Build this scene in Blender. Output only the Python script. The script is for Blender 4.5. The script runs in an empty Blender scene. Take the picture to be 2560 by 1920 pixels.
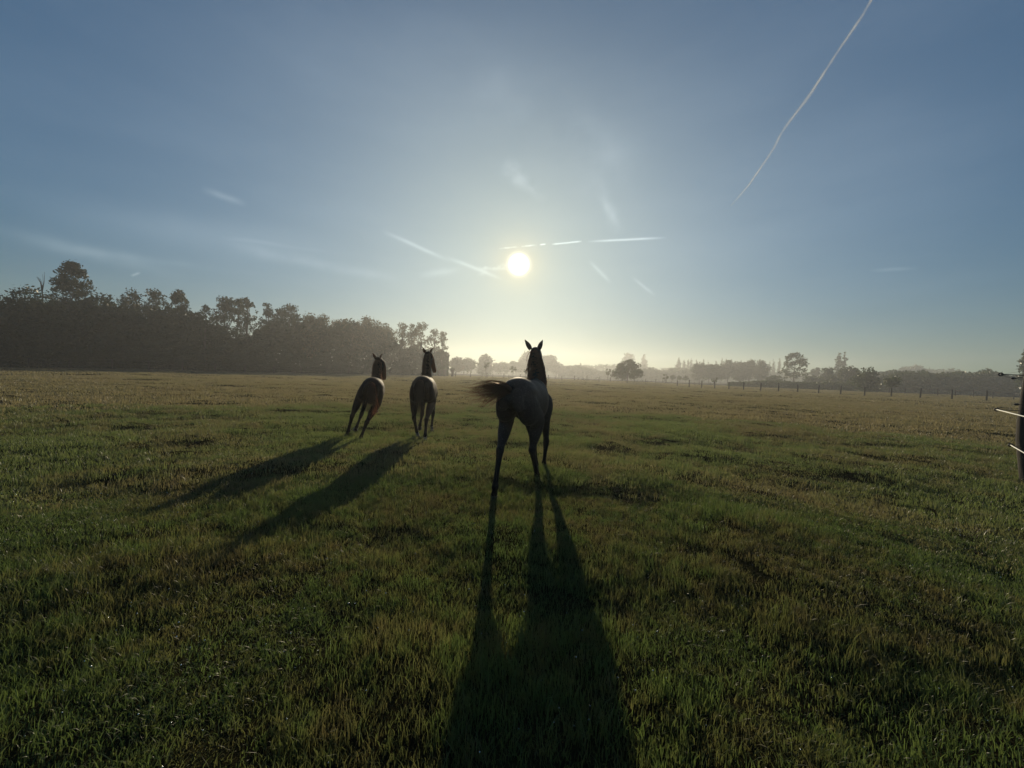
import bpy, bmesh, math, random
import numpy as np
from mathutils import Vector, Matrix

S = bpy.context.scene
C = S.collection
R = math.radians
# ------------------------------------------------------------------ camera
F = 967.0                       # focal length in pixels of a 2560 wide frame
EYE = 1.4
ROLL, PITCH = R(2.06), R(1.55)
_fwd = Vector((0, math.cos(PITCH), -math.sin(PITCH)))
_U = Vector((0, math.sin(PITCH), math.cos(PITCH)))
_R = Vector((1, 0, 0))
_r = math.cos(ROLL)*_R + math.sin(ROLL)*_U
_u = -math.sin(ROLL)*_R + math.cos(ROLL)*_U
cd = bpy.data.cameras.new('camera'); cam = bpy.data.objects.new('camera', cd); C.objects.link(cam)
cd.sensor_width = 36; cd.lens = F/2560*36; cd.clip_start = .05; cd.clip_end = 30000
M = Matrix((_r, _u, -_fwd)).transposed().to_4x4(); M.translation = (0, 0, EYE)
cam.matrix_world = M
S.camera = cam

def ray(px, py):
    px, py = float(px), float(py)
    d = (px-1280)/F*_r - (py-960)/F*_u + _fwd
    return d.normalized()
def at(px, py, Y):              # real point behind a pixel at depth Y
    d = ray(px, py); return Vector((0, 0, EYE)) + d*(Y/d.y)
def gnd(px, Y):                 # ground point of column px (near the horizon) at depth Y
    z = at(px, 900, Y); k = 0.0
    for _ in range(3):
        h = horizon(px) + EYE*F/Y
        z = at(px, h, Y)
    return Vector((z.x, Y, 0))
def horizon(px): return 937+.036*(px-1369)

# ------------------------------------------------------------------ light and sky
SUN = ray(1297, 661)
elev, azim = math.asin(SUN.z), math.atan2(SUN.x, SUN.y)
ld = bpy.data.lights.new('sun', 'SUN'); sun = bpy.data.objects.new('sun', ld); C.objects.link(sun)
ld.energy = 4.2; ld.angle = R(.5); ld.color = (1, .84, .58)
sun.rotation_euler = SUN.to_track_quat('Z', 'Y').to_euler()
sun.location = (0, 0, 60)

world = bpy.data.worlds.new('World'); S.world = world; world.use_nodes = True
wt = world.node_tree; wt.nodes.clear()
class N:                        # tiny node-expression helper
    def __init__(s, t): s.t = t
    def n(s, kind, **kw):
        nd = s.t.nodes.new(kind)
        for k, v in kw.items(): setattr(nd, k, v)
        return nd
    def put(s, sock, v):
        if isinstance(v, bpy.types.NodeSocket): s.t.links.new(v, sock)
        else: sock.default_value = v
    def m(s, op, a, b=0.0, c=None, clamp=False):
        nd = s.n('ShaderNodeMath', operation=op); nd.use_clamp = clamp
        s.put(nd.inputs[0], a); s.put(nd.inputs[1], b)
        if c is not None: s.put(nd.inputs[2], c)
        return nd.outputs[0]
    def v(s, op, a, b=(0, 0, 0)):
        nd = s.n('ShaderNodeVectorMath', operation=op)
        s.put(nd.inputs[0], a); s.put(nd.inputs[1], b)
        return nd.outputs['Value' if op in ('DOT_PRODUCT', 'LENGTH') else 'Vector']
    def scale(s, col, f):
        nd = s.n('ShaderNodeVectorMath', operation='SCALE'); s.put(nd.inputs[0], col); s.put(nd.inputs['Scale'], f)
        return nd.outputs[0]
    def noise(s, vec, sc, det=3, rough=.5):
        nd = s.n('ShaderNodeTexNoise'); nd.inputs['Scale'].default_value = sc
        nd.inputs['Detail'].default_value = det; nd.inputs['Roughness'].default_value = rough
        if vec is not None: s.put(nd.inputs['Vector'], vec)
        return nd.outputs['Fac']
    def ramp(s, fac, pts):
        nd = s.n('ShaderNodeValToRGB'); s.put(nd.inputs[0], fac)
        cr = nd.color_ramp
        while len(cr.elements) < len(pts): cr.elements.new(.5)
        for e, (p, c) in zip(cr.elements, pts): e.position = p; e.color = (*c, 1)
        return nd.outputs[0]
    def mix(s, f, a, b):
        nd = s.n('ShaderNodeMix', data_type='RGBA'); s.put(nd.inputs[0], f)
        for i, v in ((6, a), (7, b)): s.put(nd.inputs[i], v if isinstance(v, bpy.types.NodeSocket) else (*v, 1))
        return nd.outputs[2]
w = N(wt)
sky = w.n('ShaderNodeTexSky', sky_type='NISHITA'); sky.sun_disc = False
sky.sun_elevation = elev; sky.sun_rotation = azim
sky.air_density = 1.0; sky.dust_density = .3; sky.ozone_density = 1.6; sky.altitude = 10
D = w.v('NORMALIZE', w.n('ShaderNodeTexCoord').outputs['Generated'])
ang = w.m('ARCCOSINE', w.m('MINIMUM', w.v('DOT_PRODUCT', D, tuple(SUN)), 1.0))      # angle from the sun
def lobe(width, power=1.0): return w.m('EXPONENT', w.m('MULTIPLY', w.m('POWER', w.m('DIVIDE', ang, width), power), -1.0))
lum = w.v('DOT_PRODUCT', sky.outputs[0], (.25, .6, .15))
col = w.scale(sky.outputs[0], w.m("DIVIDE", .80, w.m("ADD", 1.0, w.m("MULTIPLY", lum, .28))))   # the camera's highlight roll-off
col = w.v('MULTIPLY', col, (.50, .98, 1.26))
def addc(base, c, f):
    return w.v('ADD', base, w.scale(c if isinstance(c, bpy.types.NodeSocket) else tuple(c), f))
up = w.n('ShaderNodeSeparateXYZ'); w.put(up.inputs[0], D)
low = w.m('EXPONENT', w.m('MULTIPLY', w.m('POWER', w.m('ABSOLUTE', w.m('DIVIDE', up.outputs[2], .64)), 4.0), -1.0))
col = addc(col, (1.75, 1.95, 1.75), w.m('MULTIPLY', lobe(.72, 2.2), low))
col = addc(col, (2.1, 2.0, 1.45), lobe(.33, 1.6))        # broad veil of thin cirrus lit by the sun
col = addc(col, (4.6, 2.9, .4), lobe(.048, 1.2))       # warm aureole
col = addc(col, (50, 45, 33), lobe(.0195, 2.8))           # the sun through mist
band = w.m('EXPONENT', w.m('MULTIPLY', w.m('POWER', w.m('ABSOLUTE', w.m('DIVIDE', up.outputs[2], .11)), 2.0), -1.0))
col = addc(col, (1.3, .75, .05), w.m('MULTIPLY', band, lobe(1.15, 2.0)))       # warm band over the misty horizon
def streak(p0, p1, width, amt, wob=0.0, wsc=30, soft=.15, broken=0.0):
    A, B = ray(*p0), ray(*p1)
    n = A.cross(B).normalized(); T = (B-A).normalized()
    d = w.v('DOT_PRODUCT', D, tuple(n))
    if wob: d = w.m('ADD', d, w.m('MULTIPLY', w.m('SUBTRACT', w.noise(D, wsc, 4), .5), wob))
    t = w.m('DIVIDE', w.m('SUBTRACT', w.v('DOT_PRODUCT', D, tuple(T)), A.dot(T)), B.dot(T)-A.dot(T))
    e = w.m('EXPONENT', w.m('MULTIPLY', w.m('POWER', w.m('ABSOLUTE', w.m('DIVIDE', d, width)), 2.0), -1.0))
    f = w.m('MULTIPLY', w.m('DIVIDE', t, soft, clamp=True), w.m('DIVIDE', w.m('SUBTRACT', 1.0, t), soft, clamp=True))
    front = w.m('GREATER_THAN', w.v('DOT_PRODUCT', D, tuple((A+B).normalized())), .3)
    r = w.m('MULTIPLY', w.m('MULTIPLY', e, f), w.m('MULTIPLY', front, amt))
    if broken: r = w.m('MULTIPLY', r, w.m('MULTIPLY', w.m('SUBTRACT', w.noise(D, broken, 3), .35, clamp=True), 3.0))
    return r
W1 = (1.6, 1.7, 1.65)
for a in (((1245, 622), (1345, 612), .0016, 3.0, .0008, 60, .2, 70), ((1348, 612), (1366, 610), .0016, 3.0, 0, 60, .3), ((1378, 611), (1456, 603), .0018, 2.6, .0008, 60, .15), ((1466, 604), (1668, 594), .0024, 2.0, .0008, 40, .3),
          ((-60, 560), (470, 690), .012, .6, .014, 12, .3, 7), ((420, 590), (1080, 712), .011, .55, .012, 12, .3, 9),
          ((60, 520), (900, 640), .03, .30, .02, 8, .35), ((950, 575), (1130, 655), .0045, .95, .006, 18, .35),
          ((1110, 640), (1260, 700), .0045, .9, .005, 18, .3), ((1040, 690), (1160, 672), .008, .5, .01, 20, .4),
          ((500, 470), (620, 512), .006, .5, .008, 20, .35), ((1190, 690), (1290, 655), .006, .9, .02, 60, .3, 40),
          ((1180, 672), (1290, 672), .004, .9, .01, 60, .3, 60),
          ((1255, 405), (1370, 500), .014, .95, .035, 24, .3, 18), ((1330, 280), (1610, 480), .055, .42, .06, 12, .35, 9), ((1480, 430), (1560, 600), .012, .38, .03, 22, .35, 12), ((1180, 150), (1330, 330), .05, .22, .06, 12, .3, 8),
          ((1500, 480), (1545, 590), .010, .7, .02, 20, .3, 12), ((1470, 650), (1530, 710), .004, .6, .006, 30, .3),
          ((1578, 692), (1640, 740), .0035, .55, .004, 40, .3), ((2170, 677), (2300, 670), .0030, .35, .003, 30, .4),
          ((300, 560), (900, 640), .004, .25, .01, 9, .3, 9), ((0, 600), (700, 690), .006, .2, .01, 9, .3, 8),
          ((325, 690), (352, 680), .002, .8, .003, 30, .3), ((300, 90), (1000, 60), .09, .12, .06, 6, .4),
          ((700, 250), (1500, 120), .12, .16, .1, 5, .4), ((2000, 400), (2560, 380), .07, .10, .06, 6, .4)):
    col = addc(col, W1, streak(*a))
# faint uneven veil everywhere
veil = w.m('MULTIPLY', w.m('SUBTRACT', w.noise(w.v('MULTIPLY', D, (1, 1, 3.5)), 3.2, 4, .55), .42, clamp=True), .6)
col = addc(col, (1.0, 1.1, 1.15), veil)
bg = w.n('ShaderNodeBackground'); wt.links.new(col, bg.inputs['Color']); bg.inputs['Strength'].default_value = .1
wt.links.new(bg.outputs[0], w.n('ShaderNodeOutputWorld').inputs['Surface'])

S.view_settings.view_transform = 'Standard'; S.view_settings.look = 'None'
S.view_settings.gamma = 1; S.view_settings.exposure = -.07
S.render.engine = 'CYCLES'
S.cycles.use_denoising = True
try: S.cycles.denoiser = 'OPENIMAGEDENOISE'
except Exception: pass
S.cycles.max_bounces = 8; S.cycles.diffuse_bounces = 3; S.cycles.transmission_bounces = 4
S.cycles.transparent_max_bounces = 12; S.cycles.volume_bounces = 1
S.cycles.sample_clamp_indirect = 6

# ------------------------------------------------------------------ helpers
def tag(o, label=None, cat=None, group=None, kind=None):
    if label: o['label'] = label
    if cat: o['category'] = cat
    if group: o['group'] = group
    if kind: o['kind'] = kind
    return o
def empty(name, loc=(0, 0, 0), rz=0):
    o = bpy.data.objects.new(name, None); C.objects.link(o); o.empty_display_size = .3
    o.location = loc; o.rotation_euler = (0, 0, rz); return o
def mesh_np(name, V, Fc, mat=None, smooth=False):
    """V (n,3); Fc: (m,k) array or a list of such arrays"""
    me = bpy.data.meshes.new(name)
    Fl = Fc if isinstance(Fc, list) else [Fc]
    Fl = [f for f in Fl if len(f)]
    V = np.asarray(V, dtype=np.float32)
    me.vertices.add(len(V)); me.vertices.foreach_set('co', V.ravel())
    idx = np.concatenate([f.ravel() for f in Fl]).astype(np.int32)
    tot = np.concatenate([np.full(len(f), f.shape[1]) for f in Fl]).astype(np.int32)
    st = np.concatenate([[0], np.cumsum(tot)[:-1]]).astype(np.int32)
    me.loops.add(len(idx)); me.loops.foreach_set('vertex_index', idx)
    me.polygons.add(len(tot)); me.polygons.foreach_set('loop_start', st)
    if smooth: me.polygons.foreach_set('use_smooth', np.ones(len(tot), dtype=bool))
    me.update(calc_edges=True); me.validate()
    if mat: me.materials.append(mat)
    return me
def obj(name, me, parent=None):
    o = bpy.data.objects.new(name, me); C.objects.link(o)
    if parent: o.parent = parent
    return o
class MB:                       # collects rings and tubes
    def __init__(s): s.V = []; s.F3 = []; s.F4 = []; s.n = 0
    def add(s, V, F4=(), F3=()):
        V = np.asarray(V, float).reshape(-1, 3)
        s.V.append(V)
        if len(F4): s.F4.append(np.asarray(F4, int).reshape(-1, 4)+s.n)
        if len(F3): s.F3.append(np.asarray(F3, int).reshape(-1, 3)+s.n)
        s.n += len(V)
    def rings(s, rings, cap=True):
        r = np.asarray(rings, float); k, m = r.shape[:2]
        f = [(i*m+j, i*m+(j+1) % m, (i+1)*m+(j+1) % m, (i+1)*m+j) for i in range(k-1) for j in range(m)]
        V = r.reshape(-1, 3); t = []
        if cap:
            V = np.vstack([V, r[0].mean(0), r[-1].mean(0)])
            t = [(k*m, (j+1) % m, j) for j in range(m)] + [(k*m+1, (k-1)*m+j, (k-1)*m+(j+1) % m) for j in range(m)]
        s.add(V, f, t)
    def tube(s, pts, rad, m=8, cap=True, wob=None):
        pts = [Vector(p) for p in pts]; rs = []
        a = None
        for i, p in enumerate(pts):
            T = (pts[min(i+1, len(pts)-1)]-pts[max(i-1, 0)]).normalized()
            if a is None: a = T.orthogonal().normalized()
            a = (a-T*a.dot(T)).normalized(); b = T.cross(a)
            r = rad[i] if hasattr(rad, '__len__') else rad
            rs.append([p+(a*math.cos(q)+b*math.sin(q))*r*(1+(wob(i, j) if wob else 0)) for j, q in enumerate(2*math.pi*k/m for k in range(m))])
        s.rings([[tuple(v) for v in r] for r in rs], cap)
    def box(s, c, h, rz=0):
        cx, cy, cz = c; hx, hy, hz = h; V = []
        for x, y, z in ((-1,-1,-1),(1,-1,-1),(1,1,-1),(-1,1,-1),(-1,-1,1),(1,-1,1),(1,1,1),(-1,1,1)):
            X, Y = x*hx, y*hy
            V.append((cx+X*math.cos(rz)-Y*math.sin(rz), cy+X*math.sin(rz)+Y*math.cos(rz), cz+z*hz))
        s.add(V, [(0,3,2,1),(4,5,6,7),(0,1,5,4),(1,2,6,5),(2,3,7,6),(3,0,4,7)])
    def mesh(s, name, mat, smooth=True):
        Fs = []
        if s.F4: Fs.append(np.vstack(s.F4))
        if s.F3: Fs.append(np.vstack(s.F3))
        return mesh_np(name, np.vstack(s.V), Fs, mat, smooth)
    def build(s, name, mat, parent=None, smooth=True): return obj(name, s.mesh(name, mat, smooth), parent)

def _hash(i, j, s):
    n = (i*374761393 + j*668265263 + s*1442695041) & 0xFFFFFFFF
    n = ((n ^ (n >> 13))*1274126177) & 0xFFFFFFFF
    return ((n ^ (n >> 16)) & 0xFFFF)/65535.0*2-1
def vn(x, y, seed=0):
    x = np.asarray(x, float); y = np.asarray(y, float)
    i = np.floor(x).astype(np.int64); j = np.floor(y).astype(np.int64)
    u = x-i; v = y-j; u = u*u*(3-2*u); v = v*v*(3-2*v)
    a, b, c, d = _hash(i, j, seed), _hash(i+1, j, seed), _hash(i, j+1, seed), _hash(i+1, j+1, seed)
    return (a*(1-u)+b*u)*(1-v)+(c*(1-u)+d*u)*v
DITCH = [gnd_ for gnd_ in (at(-160, 965, 0) if False else None,) if gnd_]
def g0(px, py):
    d = ray(px, py); k = -EYE/d.z; return (d.x*k, d.y*k)
DITCH = [g0(-150, 975), g0(90, 1008), g0(203, 1045), g0(316, 1081), g0(380, 1101), g0(448, 1124)]
def ditch(x, y):
    best = np.full(np.shape(x), 99.0)
    for (ax, ay), (bx, by) in zip(DITCH[:-1], DITCH[1:]):
        dx, dy = bx-ax, by-ay; t = np.clip(((x-ax)*dx+(y-ay)*dy)/(dx*dx+dy*dy), 0, 1)
        best = np.minimum(best, np.hypot(x-ax-t*dx, y-ay-t*dy))
    return best+.05*vn(x*2.5, y*2.5, 8)
def hgt(x, y):
    r = np.hypot(x, y)
    wx = x+.35*vn(x/1.3, y/1.3, 21); wy = y+.35*vn(x/1.3, y/1.3, 22)
    far = np.clip((r-14)/30, 0, 1)
    h = .068*vn(wx/1.15, wy/.8, 1)+.036*vn(wx/.45, wy/.38, 2)+.05*vn(x/5.3, y/4.1, 3)*np.clip(r/12, .2, 1)
    h = h+far*(.07*vn(x/7., y/3.2, 4)+.09*vn(x/17, y/9, 5))
    dd = ditch(x, y)
    h = h-.15*np.exp(-(dd/.20)**2)+.05*np.exp(-((dd-.42)/.16)**2)
    return h
def hz(x, y): return float(hgt(np.array([x]), np.array([y]))[0])

# ------------------------------------------------------------------ materials
def mat(name):
    m = bpy.data.materials.new(name); m.use_nodes = True; m.node_tree.nodes.clear()
    n = N(m.node_tree); out = n.n('ShaderNodeOutputMaterial'); return m, n, out
def pbsdf(n, color, rough=.7, **kw):
    b = n.n('ShaderNodeBsdfPrincipled'); n.put(b.inputs['Base Color'], color if isinstance(color, bpy.types.NodeSocket) else (*color, 1))
    b.inputs['Roughness'].default_value = rough
    for k, v in kw.items():
        s = b.inputs[k.replace('_', ' ')]; n.put(s, v)
    return b
def simple(name, c1, c2, sc=8, rough=.8, bump=.3, stretch=(1, 1, 1), **kw):
    m, n, out = mat(name)
    co = n.v('MULTIPLY', n.n('ShaderNodeTexCoord').outputs['Object'], stretch)
    f = n.noise(co, sc, 4, .6)
    b = pbsdf(n, n.ramp(f, [(.3, c1), (.7, c2)]), rough, **kw)
    if bump:
        bp = n.n('ShaderNodeBump'); bp.inputs['Strength'].default_value = bump; bp.inputs['Distance'].default_value = .01
        m.node_tree.links.new(f, bp.inputs['Height']); m.node_tree.links.new(bp.outputs[0], b.inputs['Normal'])
    m.node_tree.links.new(b.outputs[0], out.inputs[0]); return m
def leafmat(name, cols, trans=.45, sc=.6, gloss=.08, tcol=None, world=True, fine=7.0):
    """thin vegetation: diffuse + translucent + a little gloss, colour varies over the ground"""
    m, n, out = mat(name)
    P = n.n('ShaderNodeNewGeometry').outputs['Position'] if world else n.n('ShaderNodeTexCoord').outputs['Object']
    f = n.m('ADD', n.m('MULTIPLY', n.noise(P, sc, 3, .6), .6), n.m('MULTIPLY', n.noise(P, fine, 2, .6), .4))
    c = n.ramp(f, [(.36+.28*i/(len(cols)-1), k) for i, k in enumerate(cols)])
    dif = n.n('ShaderNodeBsdfDiffuse'); n.put(dif.inputs[0], c)
    tr = n.n('ShaderNodeBsdfTranslucent'); n.put(tr.inputs[0], n.mix(1.0, c, n.v('MULTIPLY', c, tcol)) if tcol else c)
    gl = n.n('ShaderNodeBsdfGlossy'); gl.inputs['Roughness'].default_value = .38; gl.inputs[0].default_value = (.9, .9, .9, 1)
    a = n.n('ShaderNodeMixShader'); a.inputs[0].default_value = trans
    b = n.n('ShaderNodeMixShader'); b.inputs[0].default_value = gloss
    L = m.node_tree.links.new
    L(dif.outputs[0], a.inputs[1]); L(tr.outputs[0], a.inputs[2]); L(a.outputs[0], b.inputs[1]); L(gl.outputs[0], b.inputs[2])
    L(b.outputs[0], out.inputs[0]); return m
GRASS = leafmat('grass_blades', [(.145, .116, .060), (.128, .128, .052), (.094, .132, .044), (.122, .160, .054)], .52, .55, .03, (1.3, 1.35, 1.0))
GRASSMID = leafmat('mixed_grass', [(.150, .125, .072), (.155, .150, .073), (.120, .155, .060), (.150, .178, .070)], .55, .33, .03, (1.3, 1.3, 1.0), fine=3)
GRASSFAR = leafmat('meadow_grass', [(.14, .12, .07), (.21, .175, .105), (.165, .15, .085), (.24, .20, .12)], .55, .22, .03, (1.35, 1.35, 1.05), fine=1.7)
LEAF = leafmat('tree_leaves', [(.035, .045, .016), (.045, .065, .018), (.065, .075, .025)], .35, .5, .05, (1.3, 1.4, .6))
LEAFSHADE = leafmat('shaded_wood_leaves', [(.018, .024, .010), (.026, .036, .012), (.036, .042, .016)], .22, .5, .03, (1.3, 1.4, .6))  # darker copy of the tree leaves, left wood's shade put into the colour
LEAFA = leafmat('autumn_leaves', [(.065, .055, .022), (.06, .065, .02), (.09, .065, .025)], .4, .5, .05, (1.4, 1.3, .6))
BARK = simple('bark', (.045, .036, .028), (.09, .075, .06), 6, .9, .6, (1, 1, .2))
WOOD = simple('weathered_post', (.07, .055, .042), (.16, .135, .105), 14, .85, .7, (1, 1, .12))
PLASTIC = simple('black_plastic', (.012, .012, .012), (.02, .02, .02), 20, .4, 0)
DARKWOOD = simple('dark_post_wood', (.012, .010, .008), (.045, .036, .028), 14, .9, .9, (1, 1, .1))
ROPE = simple('white_rope', (.62, .62, .58), (.8, .8, .76), 60, .7, .3)
WIRE = simple('grey_wire', (.10, .10, .10), (.2, .2, .2), 20, .5, 0)
HOOF = simple('hoof_horn', (.012, .010, .009), (.035, .03, .025), 20, .5, .2)

# ground
def ground_mat():
    m, n, out = mat('pasture_soil')
    P = n.n('ShaderNodeNewGeometry').outputs['Position']
    f = n.m('ADD', n.m('MULTIPLY', n.noise(P, .35, 4, .6), .5), n.m('MULTIPLY', n.noise(P, 6, 4, .6), .5))
    c = n.ramp(f, [(.35, (.018, .014, .008)), (.5, (.026, .024, .010)), (.66, (.034, .032, .013))])
    b = pbsdf(n, c, .95, Specular_IOR_Level=0.0)
    bp = n.n('ShaderNodeBump'); bp.inputs['Strength'].default_value = .8; bp.inputs['Distance'].default_value = .05
    m.node_tree.links.new(n.noise(P, 9, 5, .7), bp.inputs['Height']); m.node_tree.links.new(bp.outputs[0], b.inputs['Normal'])
    m.node_tree.links.new(b.outputs[0], out.inputs[0]); return m
nr, na = 340, 900
rr = np.concatenate([[0.0], .35*np.exp(np.linspace(0, math.log(2500/.35), nr-1))])
aa = np.linspace(0, 2*math.pi, na, endpoint=False)
GX = rr[:, None]*np.sin(aa)[None]; GY = rr[:, None]*np.cos(aa)[None]
GZ = hgt(GX.ravel(), GY.ravel())
I, J = np.meshgrid(np.arange(nr-1), np.arange(na), indexing='ij'); J2 = (J+1) % na
fc = np.stack([I*na+J, I*na+J2, (I+1)*na+J2, (I+1)*na+J], -1).reshape(-1, 4)[:, ::-1]
g = obj('ground', mesh_np('ground', np.stack([GX.ravel(), GY.ravel(), GZ], 1), fc, ground_mat(), True))
tag(g, kind='structure')

# ------------------------------------------------------------------ grass (uncountable: one object of instanced tufts)
def patch(name, rad, n, hmin, hmax, wd, seed, m, tallfrac=.04, segs=3):
    rg = np.random.default_rng(seed)
    r = rad*np.sqrt(rg.random(n)); a = rg.random(n)*6.283
    x, y = r*np.cos(a), r*np.sin(a)
    # little tussocks inside the patch
    cl = rg.random((9, 2))*2*rad-rad
    d = np.min(np.hypot(x[:, None]-cl[None, :, 0], y[:, None]-cl[None, :, 1]), 1)/rad
    h = (hmin+(hmax-hmin)*rg.random(n)**1.3)*(1.5-1.15*np.clip(d*2.1, 0, 1))
    tall = rg.random(n) < tallfrac; h[tall] *= 1.7
    az = rg.random(n)*6.283; lean = rg.random(n)*1.1+.15; curl = rg.random(n)*.9
    fa = rg.random(n)*6.283
    V = []; wv = wd*(.6+.8*rg.random(n))
    for k in range(segs+1):
        t = k/segs
        off = h*t*(lean*t*.55+curl*t*t*.45)
        z = h*t*(1-.28*curl*t*t)
        cx, cy = x+np.cos(az)*off, y+np.sin(az)*off
        ww = wv*(1-t**1.6)*.5
        if k < segs:
            V.append(np.stack([cx-np.cos(fa)*ww, cy-np.sin(fa)*ww, z-(.01 if k == 0 else 0)], 1))
            V.append(np.stack([cx+np.cos(fa)*ww, cy+np.sin(fa)*ww, z-(.01 if k == 0 else 0)], 1))
        else: V.append(np.stack([cx, cy, z], 1))
    V = np.stack(V, 1).reshape(-1, 3); nv = 2*segs+1
    b = np.arange(n)*nv; q = []
    for k in range(segs-1): q.append(np.stack([b+2*k, b+2*k+1, b+2*k+3, b+2*k+2], 1))
    t3 = np.stack([b+2*segs-2, b+2*segs-1, b+2*segs], 1)
    return mesh_np(name, V, [np.concatenate(q), t3], m, True)
pc = bpy.data.collections.new('grass_sources')
specs = []
def addp(me):
    o = bpy.data.objects.new(me.name, me); pc.objects.link(o); return o
for i in range(4): addp(patch('a%d_tuft' % i, .22, 520, .022, .062, .0034, 10+i, GRASS, tallfrac=.025))
for i in range(3): addp(patch('b%d_tuft' % i, .42, 520, .026, .064, .0058, 20+i, GRASSMID, segs=2))
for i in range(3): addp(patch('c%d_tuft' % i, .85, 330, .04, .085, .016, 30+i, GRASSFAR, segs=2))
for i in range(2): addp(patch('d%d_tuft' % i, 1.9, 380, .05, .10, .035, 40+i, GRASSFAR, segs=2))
for i in range(2): addp(patch('e%d_tuft' % i, .09, 70, .055, .115, .0036, 50+i, GRASS))      # taller tussocks
rg = np.random.default_rng(5)
def zone(r0, r1, dens, i0, ni, amax, s0, s1, tus=False):
    sp = dens**-.5; q = np.arange(-r1, r1, sp); x, y = np.meshgrid(q, q)
    x = (x+rg.random(x.shape)*sp).ravel(); y = (y+rg.random(y.shape)*sp).ravel()
    k = (np.hypot(x, y) > r0) & (np.hypot(x, y) < r1) & (np.abs(np.arctan2(x, y)) < amax); x, y = x[k], y[k]; n = len(x)
    lush = .5+.5*vn(x/1.2, y/.9, 31)*.8+.5*vn(x/.45, y/.4, 32)*.7
    if tus: k = lush > .55; x, y, lush = x[k], y[k], lush[k]; n = len(x)
    s = (s0+(s1-s0)*rg.random(n))
    sz = s*(.62+1.05*np.clip(lush, 0, 1))
    h0 = hgt(x, y); d = .13 if r1 < 10 else (.22 if r1 < 20 else .45)
    hm = np.max([hgt(x+a_, y+b_) for a_, b_ in ((d, 0), (-d, 0), (0, d), (0, -d))]+[h0], axis=0)
    return np.stack([x, y, h0+np.where(ditch(x, y) < .3, 0, .45)*(hm-h0)], 1), rg.integers(i0, i0+ni, n), np.stack([s, s, sz], 1)
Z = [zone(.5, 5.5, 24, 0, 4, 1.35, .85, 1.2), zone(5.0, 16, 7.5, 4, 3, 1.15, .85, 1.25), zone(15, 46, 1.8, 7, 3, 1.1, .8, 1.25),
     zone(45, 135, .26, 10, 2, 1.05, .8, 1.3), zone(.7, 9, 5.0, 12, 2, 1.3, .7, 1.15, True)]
P = np.concatenate([z[0] for z in Z]); ID = np.concatenate([z[1] for z in Z]); SC = np.concatenate([z[2] for z in Z])
gm = bpy.data.meshes.new('grass'); gm.vertices.add(len(P)); gm.vertices.foreach_set('co', P.astype(np.float32).ravel())
at1 = gm.attributes.new('idx', 'INT', 'POINT'); at1.data.foreach_set('value', ID.astype(np.int32))
at2 = gm.attributes.new('scl', 'FLOAT_VECTOR', 'POINT'); at2.data.foreach_set('vector', SC.astype(np.float32).ravel())
at3 = gm.attributes.new('rot', 'FLOAT_VECTOR', 'POINT')
RT = np.zeros((len(P), 3)); RT[:, 2] = rg.random(len(P))*6.283; at3.data.foreach_set('vector', RT.astype(np.float32).ravel())
gm.update(); gm.materials.append(GRASS)
go = obj('grass', gm); tag(go, 'short dewy green and brown pasture grass', 'grass', kind='stuff')
ng = bpy.data.node_groups.new('scatter', 'GeometryNodeTree')
ng.interface.new_socket('Geometry', in_out='INPUT', socket_type='NodeSocketGeometry')
ng.interface.new_socket('Geometry', in_out='OUTPUT', socket_type='NodeSocketGeometry')
gi = ng.nodes.new('NodeGroupInput'); gout = ng.nodes.new('NodeGroupOutput')
iop = ng.nodes.new('GeometryNodeInstanceOnPoints'); ci = ng.nodes.new('GeometryNodeCollectionInfo')
ci.inputs['Collection'].default_value = pc; ci.inputs['Separate Children'].default_value = True; ci.inputs['Reset Children'].default_value = True
def na_(name, t):
    n = ng.nodes.new('GeometryNodeInputNamedAttribute'); n.data_type = t; n.inputs[0].default_value = name
    return n.outputs['Attribute']
e2r = ng.nodes.new('FunctionNodeEulerToRotation')
L = ng.links.new
L(gi.outputs[0], iop.inputs['Points']); L(ci.outputs[0], iop.inputs['Instance']); iop.inputs['Pick Instance'].default_value = True
L(na_('idx', 'INT'), iop.inputs['Instance Index']); L(na_('scl', 'FLOAT_VECTOR'), iop.inputs['Scale'])
L(na_('rot', 'FLOAT_VECTOR'), e2r.inputs[0]); L(e2r.outputs[0], iop.inputs['Rotation'])
L(iop.outputs[0], gout.inputs[0])
md = go.modifiers.new('scatter', 'NODES'); md.node_group = ng
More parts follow.
